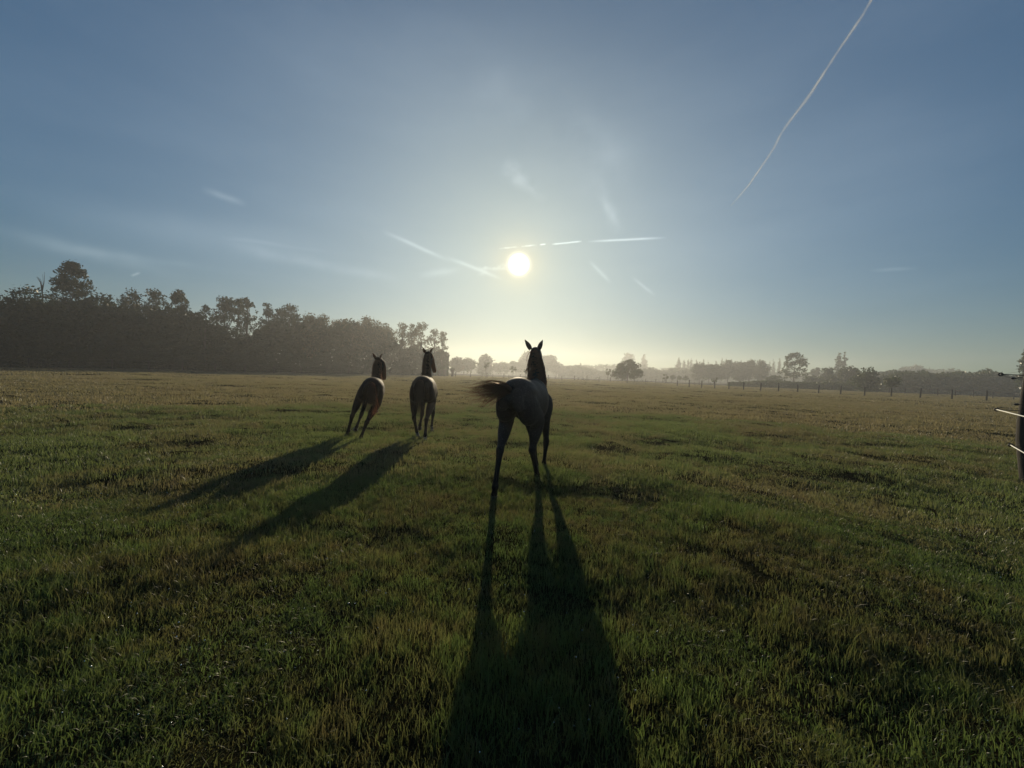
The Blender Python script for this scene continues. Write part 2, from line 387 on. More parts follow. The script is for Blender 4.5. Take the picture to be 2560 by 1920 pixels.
# dew drops catching the low sun
def dew():
    rg = np.random.default_rng(77); n = 1500; r_ = 1.0+9.5*rg.random(n)**.8; a = (rg.random(n)*2-1)*1.15
    x, y = r_*np.sin(a), r_*np.cos(a); z = hgt(x, y)+.035+.035*rg.random(n); rad = .0020+.0024*rg.random(n)**3
    dirs = np.array([(0, 0, 1)]+[(math.sin(p)*math.cos(q), math.sin(p)*math.sin(q), math.cos(p)) for p in (.8, 1.57, 2.3) for q in (k*math.pi/3 for k in range(6))]+[(0, 0, -1)])
    V = (np.stack([x, y, z], 1)[:, None, :]+dirs[None]*rad[:, None, None]).reshape(-1, 3); b_ = np.arange(n)*len(dirs)
    q4 = []; t3 = []
    for ring_ in range(2):
        for k in range(6): o = 1+ring_*6; q4.append(np.stack([b_+o+k, b_+o+6+k, b_+o+6+(k+1) % 6, b_+o+(k+1) % 6], 1))
    for k in range(6): t3.append(np.stack([b_, b_+1+k, b_+1+(k+1) % 6], 1)); t3.append(np.stack([b_+19, b_+13+(k+1) % 6, b_+13+k], 1))
    m, nn, out = mat('dew_water'); g_ = nn.n('ShaderNodeBsdfGlossy'); g_.inputs['Roughness'].default_value = .2; m.node_tree.links.new(g_.outputs[0], out.inputs[0])
    tag(obj('dew', mesh_np('dew', V, [np.concatenate(q4), np.concatenate(t3)], m, True)), 'tiny dew drops glinting on the grass', 'dew', kind='stuff')
dew()

#@@B_HORSES
# ------------------------------------------------------------------ horses
def catmull(P, k):
    P = np.asarray(P, float); n = len(P); out = []
    for i in range(n-1):
        p0, p1, p2, p3 = P[max(i-1, 0)], P[i], P[i+1], P[min(i+2, n-1)]
        for j in range(k):
            t = j/k
            out.append(.5*((2*p1)+(-p0+p2)*t+(2*p0-5*p1+4*p2-p3)*t*t+(-p0+3*p1-3*p2+p3)*t**3))
    out.append(P[-1]); return np.array(out)
def limb(mb, pts, lat=(1, 0, 0), k=4, m=18):
    """pts: (x, y, z, lateral radius, other radius)"""
    Q = catmull(pts, k); lat = Vector(lat).normalized(); rs = []
    for i in range(len(Q)):
        T = Vector(Q[min(i+1, len(Q)-1)][:3]-Q[max(i-1, 0)][:3]).normalized()
        A = (lat-T*lat.dot(T)).normalized(); B = T.cross(A); c = Vector(Q[i][:3])
        rs.append([tuple(c+A*math.cos(q)*max(Q[i][3], .004)+B*math.sin(q)*max(Q[i][4], .004)) for q in (2*math.pi*j/m for j in range(m))])
    # rounded ends
    mb.rings(rs)
def hair(mb, guide, spread, n, rad, seed, jit=.02, root=.02, flat=1.0, curlf=1.0):
    """a hank of strands following a guide; spread grows along it (list)"""
    rg = random.Random(seed); G = catmull(guide, 3); k = len(G); sp = np.interp(np.linspace(0, 1, k), np.linspace(0, 1, len(spread)), spread)
    for i in range(n):
        u = Vector((rg.gauss(0, 1), rg.gauss(0, 1)*flat, rg.gauss(0, 1)))
        if u.length > 2: u *= 2/u.length
        ln = .55+.45*rg.random()**.6; ph = rg.random()*6.28; fr = rg.uniform(2, 5)*curlf
        pts = []; kk = max(3, int(k*ln))
        for j in range(kk):
            t = j/(k-1)
            w = Vector((math.sin(ph+fr*t*3), math.cos(ph*1.7+fr*t*2.3), math.sin(ph*2.3+fr*t*2.7)))*jit*t
            pts.append(Vector(G[j])+u*sp[j]+w)
        r = rad*rg.uniform(.6, 1.3)
        mb.tube(pts, [max(r*(1-(j/(kk-1))**2*.9), .0006) for j in range(kk)], 3, False)

def coat(name, cols, legs=None, sheen=.5, zlo=.35, zhi=.75, fleck=0, socks=False, face_glow=None, rough=.5):
    m, n, out = mat(name)
    O = n.n('ShaderNodeTexCoord').outputs['Object']
    f = n.m('ADD', n.m('MULTIPLY', n.noise(O, 3.0, 4, .6), .65), n.m('MULTIPLY', n.noise(O, 26, 3, .7), .35))
    c = n.ramp(f, [(.36+.28*i/(len(cols)-1), k) for i, k in enumerate(cols)])
    if fleck:
        fl = n.noise(O, 70, 2, .6)
        c = n.mix(n.m('MULTIPLY', n.m('SUBTRACT', fl, .56, clamp=True), fleck), c, (.30, .29, .28))
    z = n.n('ShaderNodeSeparateXYZ'); n.put(z.inputs[0], O)
    if legs:
        k = n.m('DIVIDE', n.m('SUBTRACT', z.outputs[2], zlo), zhi-zlo, clamp=True)
        c = n.mix(k, legs, c)
    if socks:
        k = n.m('GREATER_THAN', n.m('ADD', n.m('MULTIPLY', n.noise(O, 9, 3), .10), z.outputs[2]), .19)
        c = n.mix(k, (.28, .25, .22), c)
    if face_glow:
        c = n.mix(n.m('DIVIDE', n.m('SUBTRACT', z.outputs[1], 1.20), .12, clamp=True), c, face_glow)  # warm sunlit cheek glow painted into the head colour
    b = pbsdf(n, c, rough)
    b.inputs['Sheen Weight'].default_value = sheen*.4; b.inputs['Sheen Roughness'].default_value = .3; b.inputs['Specular IOR Level'].default_value = .12
    b.inputs['Sheen Tint'].default_value = (1, .85, .7, 1)
    bp = n.n('ShaderNodeBump'); bp.inputs['Strength'].default_value = .25; bp.inputs['Distance'].default_value = .006
    m.node_tree.links.new(n.noise(n.v('MULTIPLY', O, (1, .5, .35)), 60, 4, .7), bp.inputs['Height']); m.node_tree.links.new(bp.outputs[0], b.inputs['Normal'])
    m.node_tree.links.new(b.outputs[0], out.inputs[0]); return m
def hairmat(name, c1, c2, trans=.45, tc=None):
    m, n, out = mat(name)
    O = n.n('ShaderNodeTexCoord').outputs['Object']
    c = n.ramp(n.noise(O, 16, 3, .6), [(.35, c1), (.65, c2)])
    d = n.n('ShaderNodeBsdfDiffuse'); n.put(d.inputs[0], c); t = n.n('ShaderNodeBsdfTranslucent')
    n.put(t.inputs[0], tc and (*tc, 1) or c)
    a = n.n('ShaderNodeMixShader'); a.inputs[0].default_value = trans
    g_ = n.n('ShaderNodeBsdfGlossy'); g_.inputs['Roughness'].default_value = .4; g_.inputs[0].default_value = (.6, .5, .45, 1)
    b = n.n('ShaderNodeMixShader'); b.inputs[0].default_value = .07
    L = m.node_tree.links.new
    L(d.outputs[0], a.inputs[1]); L(t.outputs[0], a.inputs[2]); L(a.outputs[0], b.inputs[1]); L(g_.outputs[0], b.inputs[2]); L(b.outputs[0], out.inputs[0])
    return m

def body_mesh(name, mb, m, voxel=.011, it=9):
    tmp = mb.build('tmp', None, smooth=False)
    r = tmp.modifiers.new('r', 'REMESH'); r.mode = 'VOXEL'; r.voxel_size = voxel; r.use_smooth_shade = True
    s_ = tmp.modifiers.new('s', 'SMOOTH'); s_.factor = .5; s_.iterations = it
    dg = bpy.context.evaluated_depsgraph_get(); dg.update()
    me = bpy.data.meshes.new_from_object(tmp.evaluated_get(dg)); me.name = name
    me.materials.clear(); me.materials.append(m)
    me.polygons.foreach_set('use_smooth', np.ones(len(me.polygons), dtype=bool))
    old = tmp.data; bpy.data.objects.remove(tmp); bpy.data.meshes.remove(old)
    return me

def hoof(root, c, back, tilt, scale=1.0):
    """c: coronet centre; tilt about x (0 = standing)"""
    b = MB(); rs = []
    for t, r, fy in ((0, .040, 0), (.25, .044, .006), (.6, .050, .013), (1, .055, .019)):
        ring = []
        for q in range(16):
            a = 2*math.pi*q/16
            x = math.cos(a)*r*.92; y = math.sin(a)*r*(1.12 if math.sin(a) > 0 else .8)+fy
            ring.append((x*scale, y*scale, -t*.062*scale))
        rs.append(ring)
    b.rings(rs)
    V = np.vstack(b.V); ct, st = math.cos(tilt), math.sin(tilt)
    Y = V[:, 1]*ct-V[:, 2]*st; Zz = V[:, 1]*st+V[:, 2]*ct
    b.V = [np.stack([V[:, 0]+c[0], Y+c[1], Zz+c[2]], 1)]
    return b.build('hoof', HOOF, root)
def ear(root, base, tip, m, facing=(0, 1, 0), wd=.037):
    b = MB(); A = Vector(base); T = Vector(tip); ax = (T-A); ln = ax.length; ax.normalize()
    fw = Vector(facing); fw = (fw-ax*fw.dot(ax)).normalized(); sd = ax.cross(fw)
    rs = []
    for t, r in ((0, .7), (.15, .92), (.35, 1.0), (.55, .86), (.75, .55), (.9, .26), (1, .03)):
        c = A+ax*ln*t - fw*.012*math.sin(t*3.1)
        ring = []
        for q in range(12):
            a = 2*math.pi*q/12
            dpt = math.sin(a)*(.42 if math.sin(a) > 0 else .5)
            if math.sin(a) > .3: dpt *= -.15       # hollow front
            ring.append(tuple(c+sd*math.cos(a)*wd*r+fw*dpt*wd*r))
        rs.append(ring)
    b.rings(rs)
    return b.build('ear', m, root)

def horse(label, O, yaw, lean, P, coatm, hairm, seed, earm=None):
    root = empty('horse', (O[0], O[1], hz(O[0], O[1])))
    root.rotation_euler = (Matrix.Rotation(yaw, 3, 'Z') @ Matrix.Rotation(lean, 3, 'Y')).to_euler()
    tag(root, label, 'horse', 'young horses running away across the pasture')
    b = MB(); dz = P.get('dz', 0)
    # trunk: buttocks, croup, loin, barrel, withers, chest
    T = P.get('trunk') or [(0, -.36, 1.19, .05, .06), (0, -.33, 1.18, .12, .115), (0, -.20, 1.18, .185, .185), (0, -.02, 1.175, .215, .215), (0, .20, 1.115, .222, .245),
         (0, .42, 1.08, .235, .275), (0, .64, 1.06, .235, .285), (0, .84, 1.06, .205, .305), (0, .98, 1.07, .17, .27), (0, 1.12, 1.05, .12, .19), (0, 1.18, 1.04, .06, .10)]
    bend = P.get('bend', 0)
    def bx_(y): return bend*max(0, y)**2
    sl = P.get('slim', 1)
    limb(b, [(x+bx_(y), y, z+dz, a*sl, c) for x, y, z, a, c in T], k=4, m=28)
    # pelvis points and withers ridge
    for s in (-1, 1):
        limb(b, [(s*.10, -.30, 1.16+dz, .05, .06), (s*.135, -.12, 1.21+dz, .075, .085), (s*.15, .06, 1.21+dz, .06, .07)], k=3)
    w = P.get('withers', 0)
    limb(b, [(bx_(.55), .55, 1.25+dz, .05, .06), (bx_(.8), .80, 1.285+dz, .05, .085), (bx_(.98), .98, 1.27+dz, .06, .09)], k=3)
    for s in (-1, 1):
        limb(b, [(s*.070, -.30, 1.24+dz, .045, .05), (s*.085, -.345, 1.12+dz, .068, .06), (s*.10, -.31, 1.02+dz, .05, .05)], k=3)
    # neck and head
    N_ = P['neck']; limb(b, N_, k=5, m=22)
    hp = P['head']; limb(b, hp, lat=P['headlat'], k=5, m=20)
    hl = Vector(P['headlat']).normalized()
    h0, h1 = Vector(hp[0][:3]), Vector(hp[-1][:3]); ha = (h1-h0).normalized()
    hup = hl.cross(ha).normalized()
    if hup.z < 0: hup = -hup
    # jaw plates
    for s in (-1, 1):
        j = h0+ha*.16-hup*.055+hl*s*.035
        limb(b, [(*(j-ha*.07), .03, .05), (*j, .042, .075), (*(j+ha*.09), .022, .045)], lat=P['headlat'], k=3)
        br = h0+ha*.14+hup*.045+hl*s*.052
        limb(b, [(*(br-ha*.04), .014, .014), (*br, .026, .022), (*(br+ha*.04), .014, .014)], lat=P['headlat'], k=3)
    # hind legs
    for H in P['hind']:
        s, st, hk, ft, hf, tilt = H
        hip = (s*.125*sl, -.04, 1.08+dz)
        mid = tuple((hip[i]*.45+st[i]*.55)+(0, -.03, 0)[i] for i in range(3))
        gm_ = tuple(st[i]*.5+hk[i]*.5 for i in range(3)); g2 = tuple(st[i]*.15+hk[i]*.85 for i in range(3))
        c1 = tuple(hk[i]*.85+ft[i]*.15 for i in range(3)); c2 = tuple(hk[i]*.5+ft[i]*.5 for i in range(3)); c3 = tuple(hk[i]*.15+ft[i]*.85 for i in range(3))
        pm = tuple(ft[i]*.45+hf[i]*.55 for i in range(3))
        limb(b, [(hip[0], hip[1]+.02, hip[2]+.15, .080, .15), (hip[0], hip[1]-.02, hip[2]+.03, .118, .235), (hip[0]*.6+mid[0]*.4, hip[1]*.6+mid[1]*.4-.03, hip[2]*.5+mid[2]*.5, .124, .215), (*mid, .112, .155), (*st, .090, .128),
                 (*gm_, .070, .088), (*g2, .043, .054), (*hk, .049, .060), (*c1, .038, .046), (*c2, .031, .037), (*c3, .032, .038),
                 (*ft, .041, .045), (*pm, .033, .037), (*hf, .042, .044)], k=4, m=18)
        # point of the hock
        back = Vector(hk)-Vector(st); limb(b, [(hk[0], hk[1]-.055, hk[2]+.045, .018, .02), (hk[0], hk[1]-.03, hk[2]+.01, .026, .03), (hk[0], hk[1]-.01, hk[2]-.05, .022, .026)], k=3, m=10)
        hoof(root, hf, 0, tilt)
    for H in P['fore']:
        s, el, kn, ft, hf, tilt = H
        sh = (s*.13, 1.04, 1.08+dz)
        fm = tuple(el[i]*.55+kn[i]*.45 for i in range(3)); f2 = tuple(el[i]*.15+kn[i]*.85 for i in range(3))
        c2 = tuple(kn[i]*.5+ft[i]*.5 for i in range(3)); c3 = tuple(kn[i]*.15+ft[i]*.85 for i in range(3)); pm = tuple(ft[i]*.45+hf[i]*.55 for i in range(3))
        limb(b, [(*sh, .07, .15), (sh[0]*1.05, .97, .97+dz, .09, .15), (*el, .076, .115), (*fm, .055, .064), (*f2, .042, .046), (*kn, .048, .049),
                 (*c2, .029, .033), (*c3, .030, .035), (*ft, .038, .041), (*pm, .031, .036), (*hf, .038, .040)], k=4, m=16)
        hoof(root, hf, 0, tilt)
    obj('body', body_mesh('horse_body', b, coatm), root)
    # ears, eyes, mane, forelock, tail
    for (ba, ti) in P['ears']: ear(root, ba, ti, earm or coatm, facing=tuple(ha+hup*.3))
    for s in (-1, 1):
        e = h0+ha*.15+hup*.028+hl*s*.072; eb = MB()
        eb.rings([[tuple(e+Vector((math.cos(q)*math.sin(p), math.sin(q)*math.sin(p), math.cos(p)))*.021) for q in (k*math.pi/5 for k in range(10))] for p in (.2, .7, 1.2, 1.8, 2.4, 2.95)])
        eb.build('eye', PLASTIC, root)
    mb = MB(); rg = random.Random(seed); NG = catmull([p for p in N_], 8)
    ms = P.get('maneside', 1); mh = P.get('manelen', .22)
    crest = []
    for i in range(len(NG)):
        T_ = Vector(NG[min(i+1, len(NG)-1)][:3]-NG[max(i-1, 0)][:3]).normalized()
        A = (Vector((1, 0, 0))-T_*T_.x).normalized(); B_ = T_.cross(A)
        if B_.y > 0: B_ = -B_
        if B_.dot(Vector((0, -1, .4))) < 0: B_ = -B_
        crest.append(Vector(NG[i][:3])+B_*NG[i][4]*.93)
    for i in range(P.get('manen', 260)):
        q = rg.random()**.9; idx = int((.22+.78*q)*(len(crest)-1)); c = crest[idx]
        side = ms*(1 if rg.random() < .8 else -1)
        c = c+Vector((rg.gauss(0, .014), rg.gauss(0, .01), rg.gauss(0, .01)))
        rad_ = NG[idx][3]; ln = mh*rg.uniform(.5, 1.15)
        out_ = rad_*rg.uniform(.8, 1.08)
        mb.tube([c, c+Vector((side*out_*.6, rg.uniform(-.02, .02), .02-.1*ln)), c+Vector((side*out_, rg.uniform(-.03, .03), -.45*ln)),
                 c+Vector((side*(out_+.02*rg.random()), rg.uniform(-.05, .03), -ln))], [.0045, .005, .004, .001], 3, False)
    mb.build('mane', hairm, root)
    fb = MB(); po = h0+hup*.06
    for i in range(30):
        c = po+Vector((rg.gauss(0, .02), 0, rg.gauss(0, .01))); s = rg.choice((-1, 1))
        fb.tube([c, c+ha*.03+hup*.03+hl*s*.01, c+ha*.10+hl*s*.03*rg.random(), c+ha*rg.uniform(.12, .2)+hl*rg.gauss(0, .03)], [.004, .004, .003, .001], 3, False)
    fb.build('forelock', hairm, root)
    tb = MB()
    for (guide, spread, n, r, jit, flat) in P['tail']: hair(tb, guide, spread, n, r, seed+n, jit, flat=flat)
    dk = P['tail'][0][0]
    limb(tb, [(*dk[0], .035, .035), (*dk[1], .030, .030), (*dk[2], .014, .014)], k=4, m=10)
    tb.build('tail', hairm, root)
    return root

GREYC = coat('grey_roan_coat', [(.014, .014, .015), (.026, .026, .027), (.046, .046, .046)], (.008, .008, .008), .1, .25, .8, fleck=1.2, rough=.66)
BAYC = coat('dark_bay_coat', [(.008, .004, .003), (.015, .007, .004), (.026, .010, .005)], (.012, .009, .008), .12, .3, .8, face_glow=(.16, .055, .02), rough=.7)
BROWNC = coat('brown_coat', [(.010, .006, .004), (.017, .010, .006), (.028, .015, .008)], (.018, .013, .010), .2, .3, .8, socks=True, face_glow=(.20, .075, .028), rough=.7)
CHEST = coat('chestnut_ear', [(.06, .026, .012), (.10, .045, .018)], None, .4)
HBLACK = hairmat('black_brown_hair', (.012, .009, .008), (.045, .025, .016), .55, (.30, .13, .08))
HCHEST = hairmat('chestnut_hair', (.035, .015, .008), (.09, .035, .014), .65, (.55, .29, .15))
HBROWN = hairmat('dark_hair', (.016, .011, .008), (.04, .024, .014), .4, (.14, .07, .035))

P3 = dict(slim=.93,
    neck=[(0, .90, 1.12, .12, .22), (-.015, 1.05, 1.26, .118, .185), (-.05, 1.17, 1.44, .112, .15), (-.10, 1.24, 1.62, .100, .12), (-.135, 1.29, 1.755, .07, .085)],
    head=[(-.135, 1.25, 1.765, .062, .06), (-.138, 1.31, 1.765, .082, .085), (-.145, 1.40, 1.70, .090, .105), (-.155, 1.51, 1.58, .066, .082), (-.17, 1.61, 1.46, .050, .062), (-.175, 1.67, 1.385, .050, .055), (-.178, 1.70, 1.345, .036, .036)],
    headlat=(.956, .292, 0),
    ears=[((-.200, 1.255, 1.80), (-.300, 1.25, 1.95)), ((-.085, 1.29, 1.80), (-.035, 1.32, 1.955))],
    hind=[(-1, (-.165, .06, .86), (-.115, -.30, .555), (-.125, -.405, .165), (-.135, -.40, .062), 0.0),
          (1, (.175, .26, .84), (.145, .16, .50), (.165, .40, .13), (.17, .45, .062), 0.0)],
    fore=[(-1, (-.10, .88, .80), (-.01, .86, .46), (.05, .86, .14), (.055, .89, .062), 0.0),
          (1, (.12, .98, .80), (.13, 1.07, .46), (.11, 1.06, .14), (.11, 1.09, .062), 0.0)],
    maneside=1, manelen=.30, manen=420,
    tail=[([(0, -.40, 1.25), (-.04, -.47, 1.285), (-.18, -.46, 1.265), (-.36, -.42, 1.225), (-.56, -.36, 1.20)], [.010, .020, .045, .060, .080], 170, .0036, .03, .6),
          ([(0, -.40, 1.22), (-.05, -.46, 1.22), (-.17, -.45, 1.17), (-.27, -.43, 1.11), (-.35, -.40, 1.04)], [.010, .02, .035, .045, .055], 70, .0036, .03, .6)])
P2 = dict(dz=-.045,
    neck=[(-.01, .88, 1.10, .125, .22), (-.03, 1.02, 1.26, .105, .18), (-.045, 1.11, 1.47, .085, .135), (-.055, 1.16, 1.68, .076, .11), (-.055, 1.20, 1.815, .066, .085)],
    head=[(-.07, 1.16, 1.83, .06, .06), (-.055, 1.21, 1.83, .080, .085), (-.02, 1.28, 1.76, .088, .105), (.025, 1.34, 1.64, .064, .085), (.068, 1.39, 1.52, .048, .064), (.09, 1.415, 1.44, .048, .055), (.10, 1.42, 1.40, .034, .034)],
    headlat=(.80, -.60, 0),
    ears=[((-.115, 1.21, 1.865), (-.185, 1.21, 2.00)), ((0.005, 1.18, 1.865), (.070, 1.17, 2.00))],
    hind=[(-1, (-.185, .12, .80), (-.165, .02, .45), (-.12, .18, .14), (-.10, .215, .062), 0.0),
          (1, (.185, .08, .82), (.12, -.27, .46), (.115, -.36, .16), (.115, -.35, .075), -.35)],
    fore=[(-1, (-.10, .86, .78), (-.10, .86, .46), (-.115, .62, .24), (-.125, .60, .14), 1.45),
          (1, (.12, .98, .80), (.12, 1.10, .46), (.10, 1.05, .14), (.10, 1.09, .062), 0.0)],
    maneside=-1, manelen=.16, manen=260,
    tail=[([(0, -.36, 1.20), (0, -.43, 1.20), (-.005, -.47, 1.05), (-.01, -.50, .78), (-.03, -.52, .42)], [.02, .03, .045, .05, .055], 260, .004, .02, .6)])
P1 = dict(dz=-.06, bend=.02,
    neck=[(.0, .88, 1.08, .125, .22), (-.0, 1.02, 1.22, .105, .18), (-.03, 1.12, 1.40, .088, .14), (-.07, 1.17, 1.57, .078, .11), (-.10, 1.21, 1.67, .066, .085)],
    head=[(-.13, 1.17, 1.69, .06, .06), (-.11, 1.20, 1.69, .080, .085), (-.03, 1.26, 1.62, .090, .110), (.045, 1.31, 1.50, .066, .088), (.095, 1.34, 1.385, .050, .066), (.12, 1.355, 1.31, .048, .055), (.13, 1.36, 1.27, .034, .034)],
    headlat=(.55, -.83, .05),
    ears=[((-.165, 1.20, 1.72), (-.27, 1.19, 1.835)), ((-.075, 1.15, 1.735), (-.05, 1.13, 1.885))],
    hind=[(-1, (-.20, .05, .80), (-.235, -.10, .44), (-.235, -.03, .12), (-.25, .03, .02), -.5),
          (1, (.16, .02, .80), (.085, -.34, .42), (.055, -.44, .12), (.05, -.45, .05), -.6)],
    fore=[(-1, (-.11, .82, .76), (-.115, .66, .44), (-.13, .45, .17), (-.14, .42, .09), 1.3),
          (1, (.14, 1.05, .84), (.17, 1.30, .80), (.15, 1.24, .56), (.15, 1.19, .50), 1.3)],
    maneside=-1, manelen=.2, manen=260,
    tail=[([(0, -.36, 1.18), (.005, -.44, 1.16), (.05, -.50, .96), (.12, -.52, .74), (.24, -.50, .58)], [.02, .03, .045, .065, .085], 170, .0036, .03, .6)])
horse('dark grey young horse nearest the camera with tail streaming to the left', (.09, 4.61), -R(17), 0, P3, GREYC, HBLACK, 1)
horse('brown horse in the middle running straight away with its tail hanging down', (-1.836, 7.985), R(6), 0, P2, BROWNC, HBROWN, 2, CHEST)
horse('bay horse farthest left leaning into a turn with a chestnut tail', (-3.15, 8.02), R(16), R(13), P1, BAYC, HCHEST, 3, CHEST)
#@@E_HORSES
#@@B_TREES
# ------------------------------------------------------------------ trees
def leafcloud(cent, rad, n, size, rg, droop=0.0, flat=.8):
    """n leaf-sized diamonds spread through blobs (cent (k,3), rad (k,))"""
    k = len(cent); w_ = rad**2; w_ = w_/w_.sum()
    i = rg.choice(k, n, p=w_); d = rg.normal(size=(n, 3)); d /= np.linalg.norm(d, axis=1)[:, None]
    r = rad[i]*(.35+.65*rg.random(n)**.45)*(1+.18*rg.normal(size=n))
    Pn = cent[i]+d*r[:, None]*np.array([1, 1, flat])
    if droop: Pn[:, 2] -= droop*rg.random(n)**2*rad[i]
    a = rg.normal(size=(n, 3)); a /= np.linalg.norm(a, axis=1)[:, None]
    if droop: a[:, 2] -= droop*.8; a /= np.linalg.norm(a, axis=1)[:, None]
    b = np.cross(a, rg.normal(size=(n, 3))); b /= np.linalg.norm(b, axis=1)[:, None]
    s = size*(.55+.9*rg.random(n))[:, None]
    V = np.stack([Pn-a*s, Pn-b*s*.55, Pn+a*s, Pn+b*s*.55], 1).reshape(-1, 3)
    return V, np.arange(n*4).reshape(-1, 4)
def crown_blobs(kind, H, W, rg):
    R_ = W/2
    if kind == 'broad':
        n = 46; u = rg.normal(size=(n, 3)); u /= np.linalg.norm(u, axis=1)[:, None]; r = rg.random(n)**.4
        z0 = .12*H; c = np.stack([u[:, 0]*r*R_*.82, u[:, 1]*r*R_*.82, z0+(H-z0)*(.52+.42*u[:, 2]*r)], 1); rad = (.15+.13*rg.random(n))*W
        rad = np.minimum(rad, (H-c[:, 2])*1.0+.05*H)
    elif kind == 'peaked':
        n = 130; t = rg.random(n)**.75; a = rg.random(n)*6.28; q = rg.random(n)**.5; wd_ = R_*np.clip(1.0-t**2.6, .03, 1)**.6
        c = np.stack([np.cos(a)*q*wd_*.85, np.sin(a)*q*wd_*.85, H*(.12+.84*t)], 1); rad = (.07+.07*rg.random(n))*W*(1.1-.4*t)
    elif kind == 'dense':
        n = 60; u = rg.normal(size=(n, 3)); u /= np.linalg.norm(u, axis=1)[:, None]; r = rg.random(n)**.33
        c = np.stack([u[:, 0]*r*R_*.85, u[:, 1]*r*R_*.85, H*(.60+.33*u[:, 2]*r)], 1); rad = (.10+.09*rg.random(n))*W
    elif kind == 'tall':      # slender, branches start high, drooping sprays
        n = 64; t = rg.random(n)**.8; z = H*(.36+.60*t); wd = R_*(.35+.65*np.sin(np.clip((t*.9+.12), 0, 1)*math.pi)); a = rg.random(n)*6.28; q = rg.random(n)**.6
        c = np.stack([np.cos(a)*q*wd, np.sin(a)*q*wd, z], 1); rad = (.07+.10*rg.random(n))*W
    elif kind == 'column':
        n = 40; t = np.linspace(0, 1, n); wd = R_*(.70+.32*np.sin(np.clip(t*1.05+.05, 0, 1)*math.pi))*(1-t**7*.6); a = rg.random(n)*6.28
        c = np.stack([np.cos(a)*.35*wd, np.sin(a)*.35*wd, H*(.06+.9*t)], 1); rad = wd*(.65+.25*rg.random(n)); rad = np.minimum(rad, np.maximum(H-c[:, 2], .10*H))
    elif kind == 'lollipop':
        n = 22; u = rg.normal(size=(n, 3)); u /= np.linalg.norm(u, axis=1)[:, None]; r = rg.random(n)**.4
        c = np.stack([u[:, 0]*r*R_*.7, u[:, 1]*r*R_*.7, H*(.67+.24*u[:, 2]*r)], 1); rad = (.17+.1*rg.random(n))*W
    elif kind == 'oak':       # low spreading dome with a skirt
        n = 90; a = rg.random(n)*6.28; t = rg.random(n); q = np.sqrt(rg.random(n))
        wd = R_*np.sqrt(np.clip(1-(t*.98)**2.2, 0, 1)); c = np.stack([np.cos(a)*q*wd*.9, np.sin(a)*q*wd*.9, H*(.24+.70*t)], 1); rad = (.055+.055*rg.random(n))*W
    elif kind == 'sapling':
        n = 12; a = rg.random(n)*6.28; q = .3+.7*rg.random(n); c = np.stack([np.cos(a)*q*R_, np.sin(a)*q*R_, H*(.55+.42*rg.random(n))], 1); rad = (.07+.09*rg.random(n))*W
    elif kind == 'shrub':
        n = 40; u = rg.normal(size=(n, 3)); u /= np.linalg.norm(u, axis=1)[:, None]; r = rg.random(n)**.4
        c = np.stack([u[:, 0]*r*R_*.8, u[:, 1]*r*R_*.8, H*(.42+.42*u[:, 2]*r)], 1); rad = (.12+.12*rg.random(n))*W
        rad = np.minimum(rad, (H-c[:, 2])+.04*H)
    return c, rad
NLEAF = dict(broad=1.0, peaked=1.0, dense=1.1, tall=.42, column=.8, lollipop=.8, oak=1.0, sapling=.25, shrub=.9)
def tree(label, loc, H, W, kind, seed, m=None, cat='tree', group=None, name=None, leaf=None, dens=1.0, lean=0, limbs=None, nmax=9000):
    rg = np.random.default_rng(seed); t = empty(name or ('shrub' if kind == 'shrub' else 'tree'), loc)
    tag(t, label, cat, group)
    c, rad = crown_blobs(kind, H, W, rg)
    D_ = math.hypot(loc[0], loc[1]); leaf = leaf or max(.055, D_*.0021)
    if kind == 'sapling': leaf *= .8
    area = (rad**2).sum()*4
    n = int(min(nmax, max(350, NLEAF[kind]*dens*area/(leaf*leaf)*1.1)))
    c[:, 0] += lean*c[:, 2]
    V, Fq = leafcloud(c, rad, n, leaf, rg, droop=.9 if kind == 'tall' else 0)
    obj('crown', mesh_np('crown', V, Fq, m or LEAF), t)
    mb = MB(); tr = max(.03, min(H*.017, .26)); top = H*(.72 if kind != 'column' else .9)
    if kind == 'sapling': top = H*.8; tr = .05
    wb = [(rg.normal()*.012*H, rg.normal()*.012*H) for _ in range(6)]
    pts = [((wb[i][0] if i else 0)+lean*top*i/5, (wb[i][1] if i else 0), top*i/5-(.15 if i == 0 else 0)) for i in range(6)]
    mb.tube(pts, [tr*1.35, tr, tr*.82, tr*.62, tr*.42, tr*.18], 7)
    order = rg.permutation(len(c))[:limbs if limbs is not None else (16 if kind in ('tall', 'oak', 'dense', 'broad') else 9)]
    for k in order:
        e = c[k]; zb = min(max(e[2]-.22*H-rg.random()*.1*H, .12*H), top*.92); f = zb/top*5; i0 = min(int(f), 4); q = f-i0
        s0 = [pts[i0][j]*(1-q)+pts[i0+1][j]*q for j in range(3)]
        md_ = [s0[j]*.5+e[j]*.5+(0, 0, -.02*H)[j] for j in range(3)]
        r0 = tr*.42*(1-zb/H*.6)
        mb.tube([s0, md_, list(e)], [r0, r0*.6, r0*.15], 5)
    mb.build('trunk', BARK, t)
    return t
def T(label, px, top, wpx, Y, kind, seed, base=None, **kw):
    """tree whose trunk stands at column px, depth Y; its crown reaches row top"""
    if seed >= 201 and Y > 104: Y = min(104+(Y-104)*2.0+18, 400)
    g_ = gnd(px, Y); g_.z = hz(g_.x, g_.y)-.05
    H = at(px, top, Y).z-g_.z; W = wpx/F*Y
    return tree(label, tuple(g_), H, W, kind, seed, **kw)
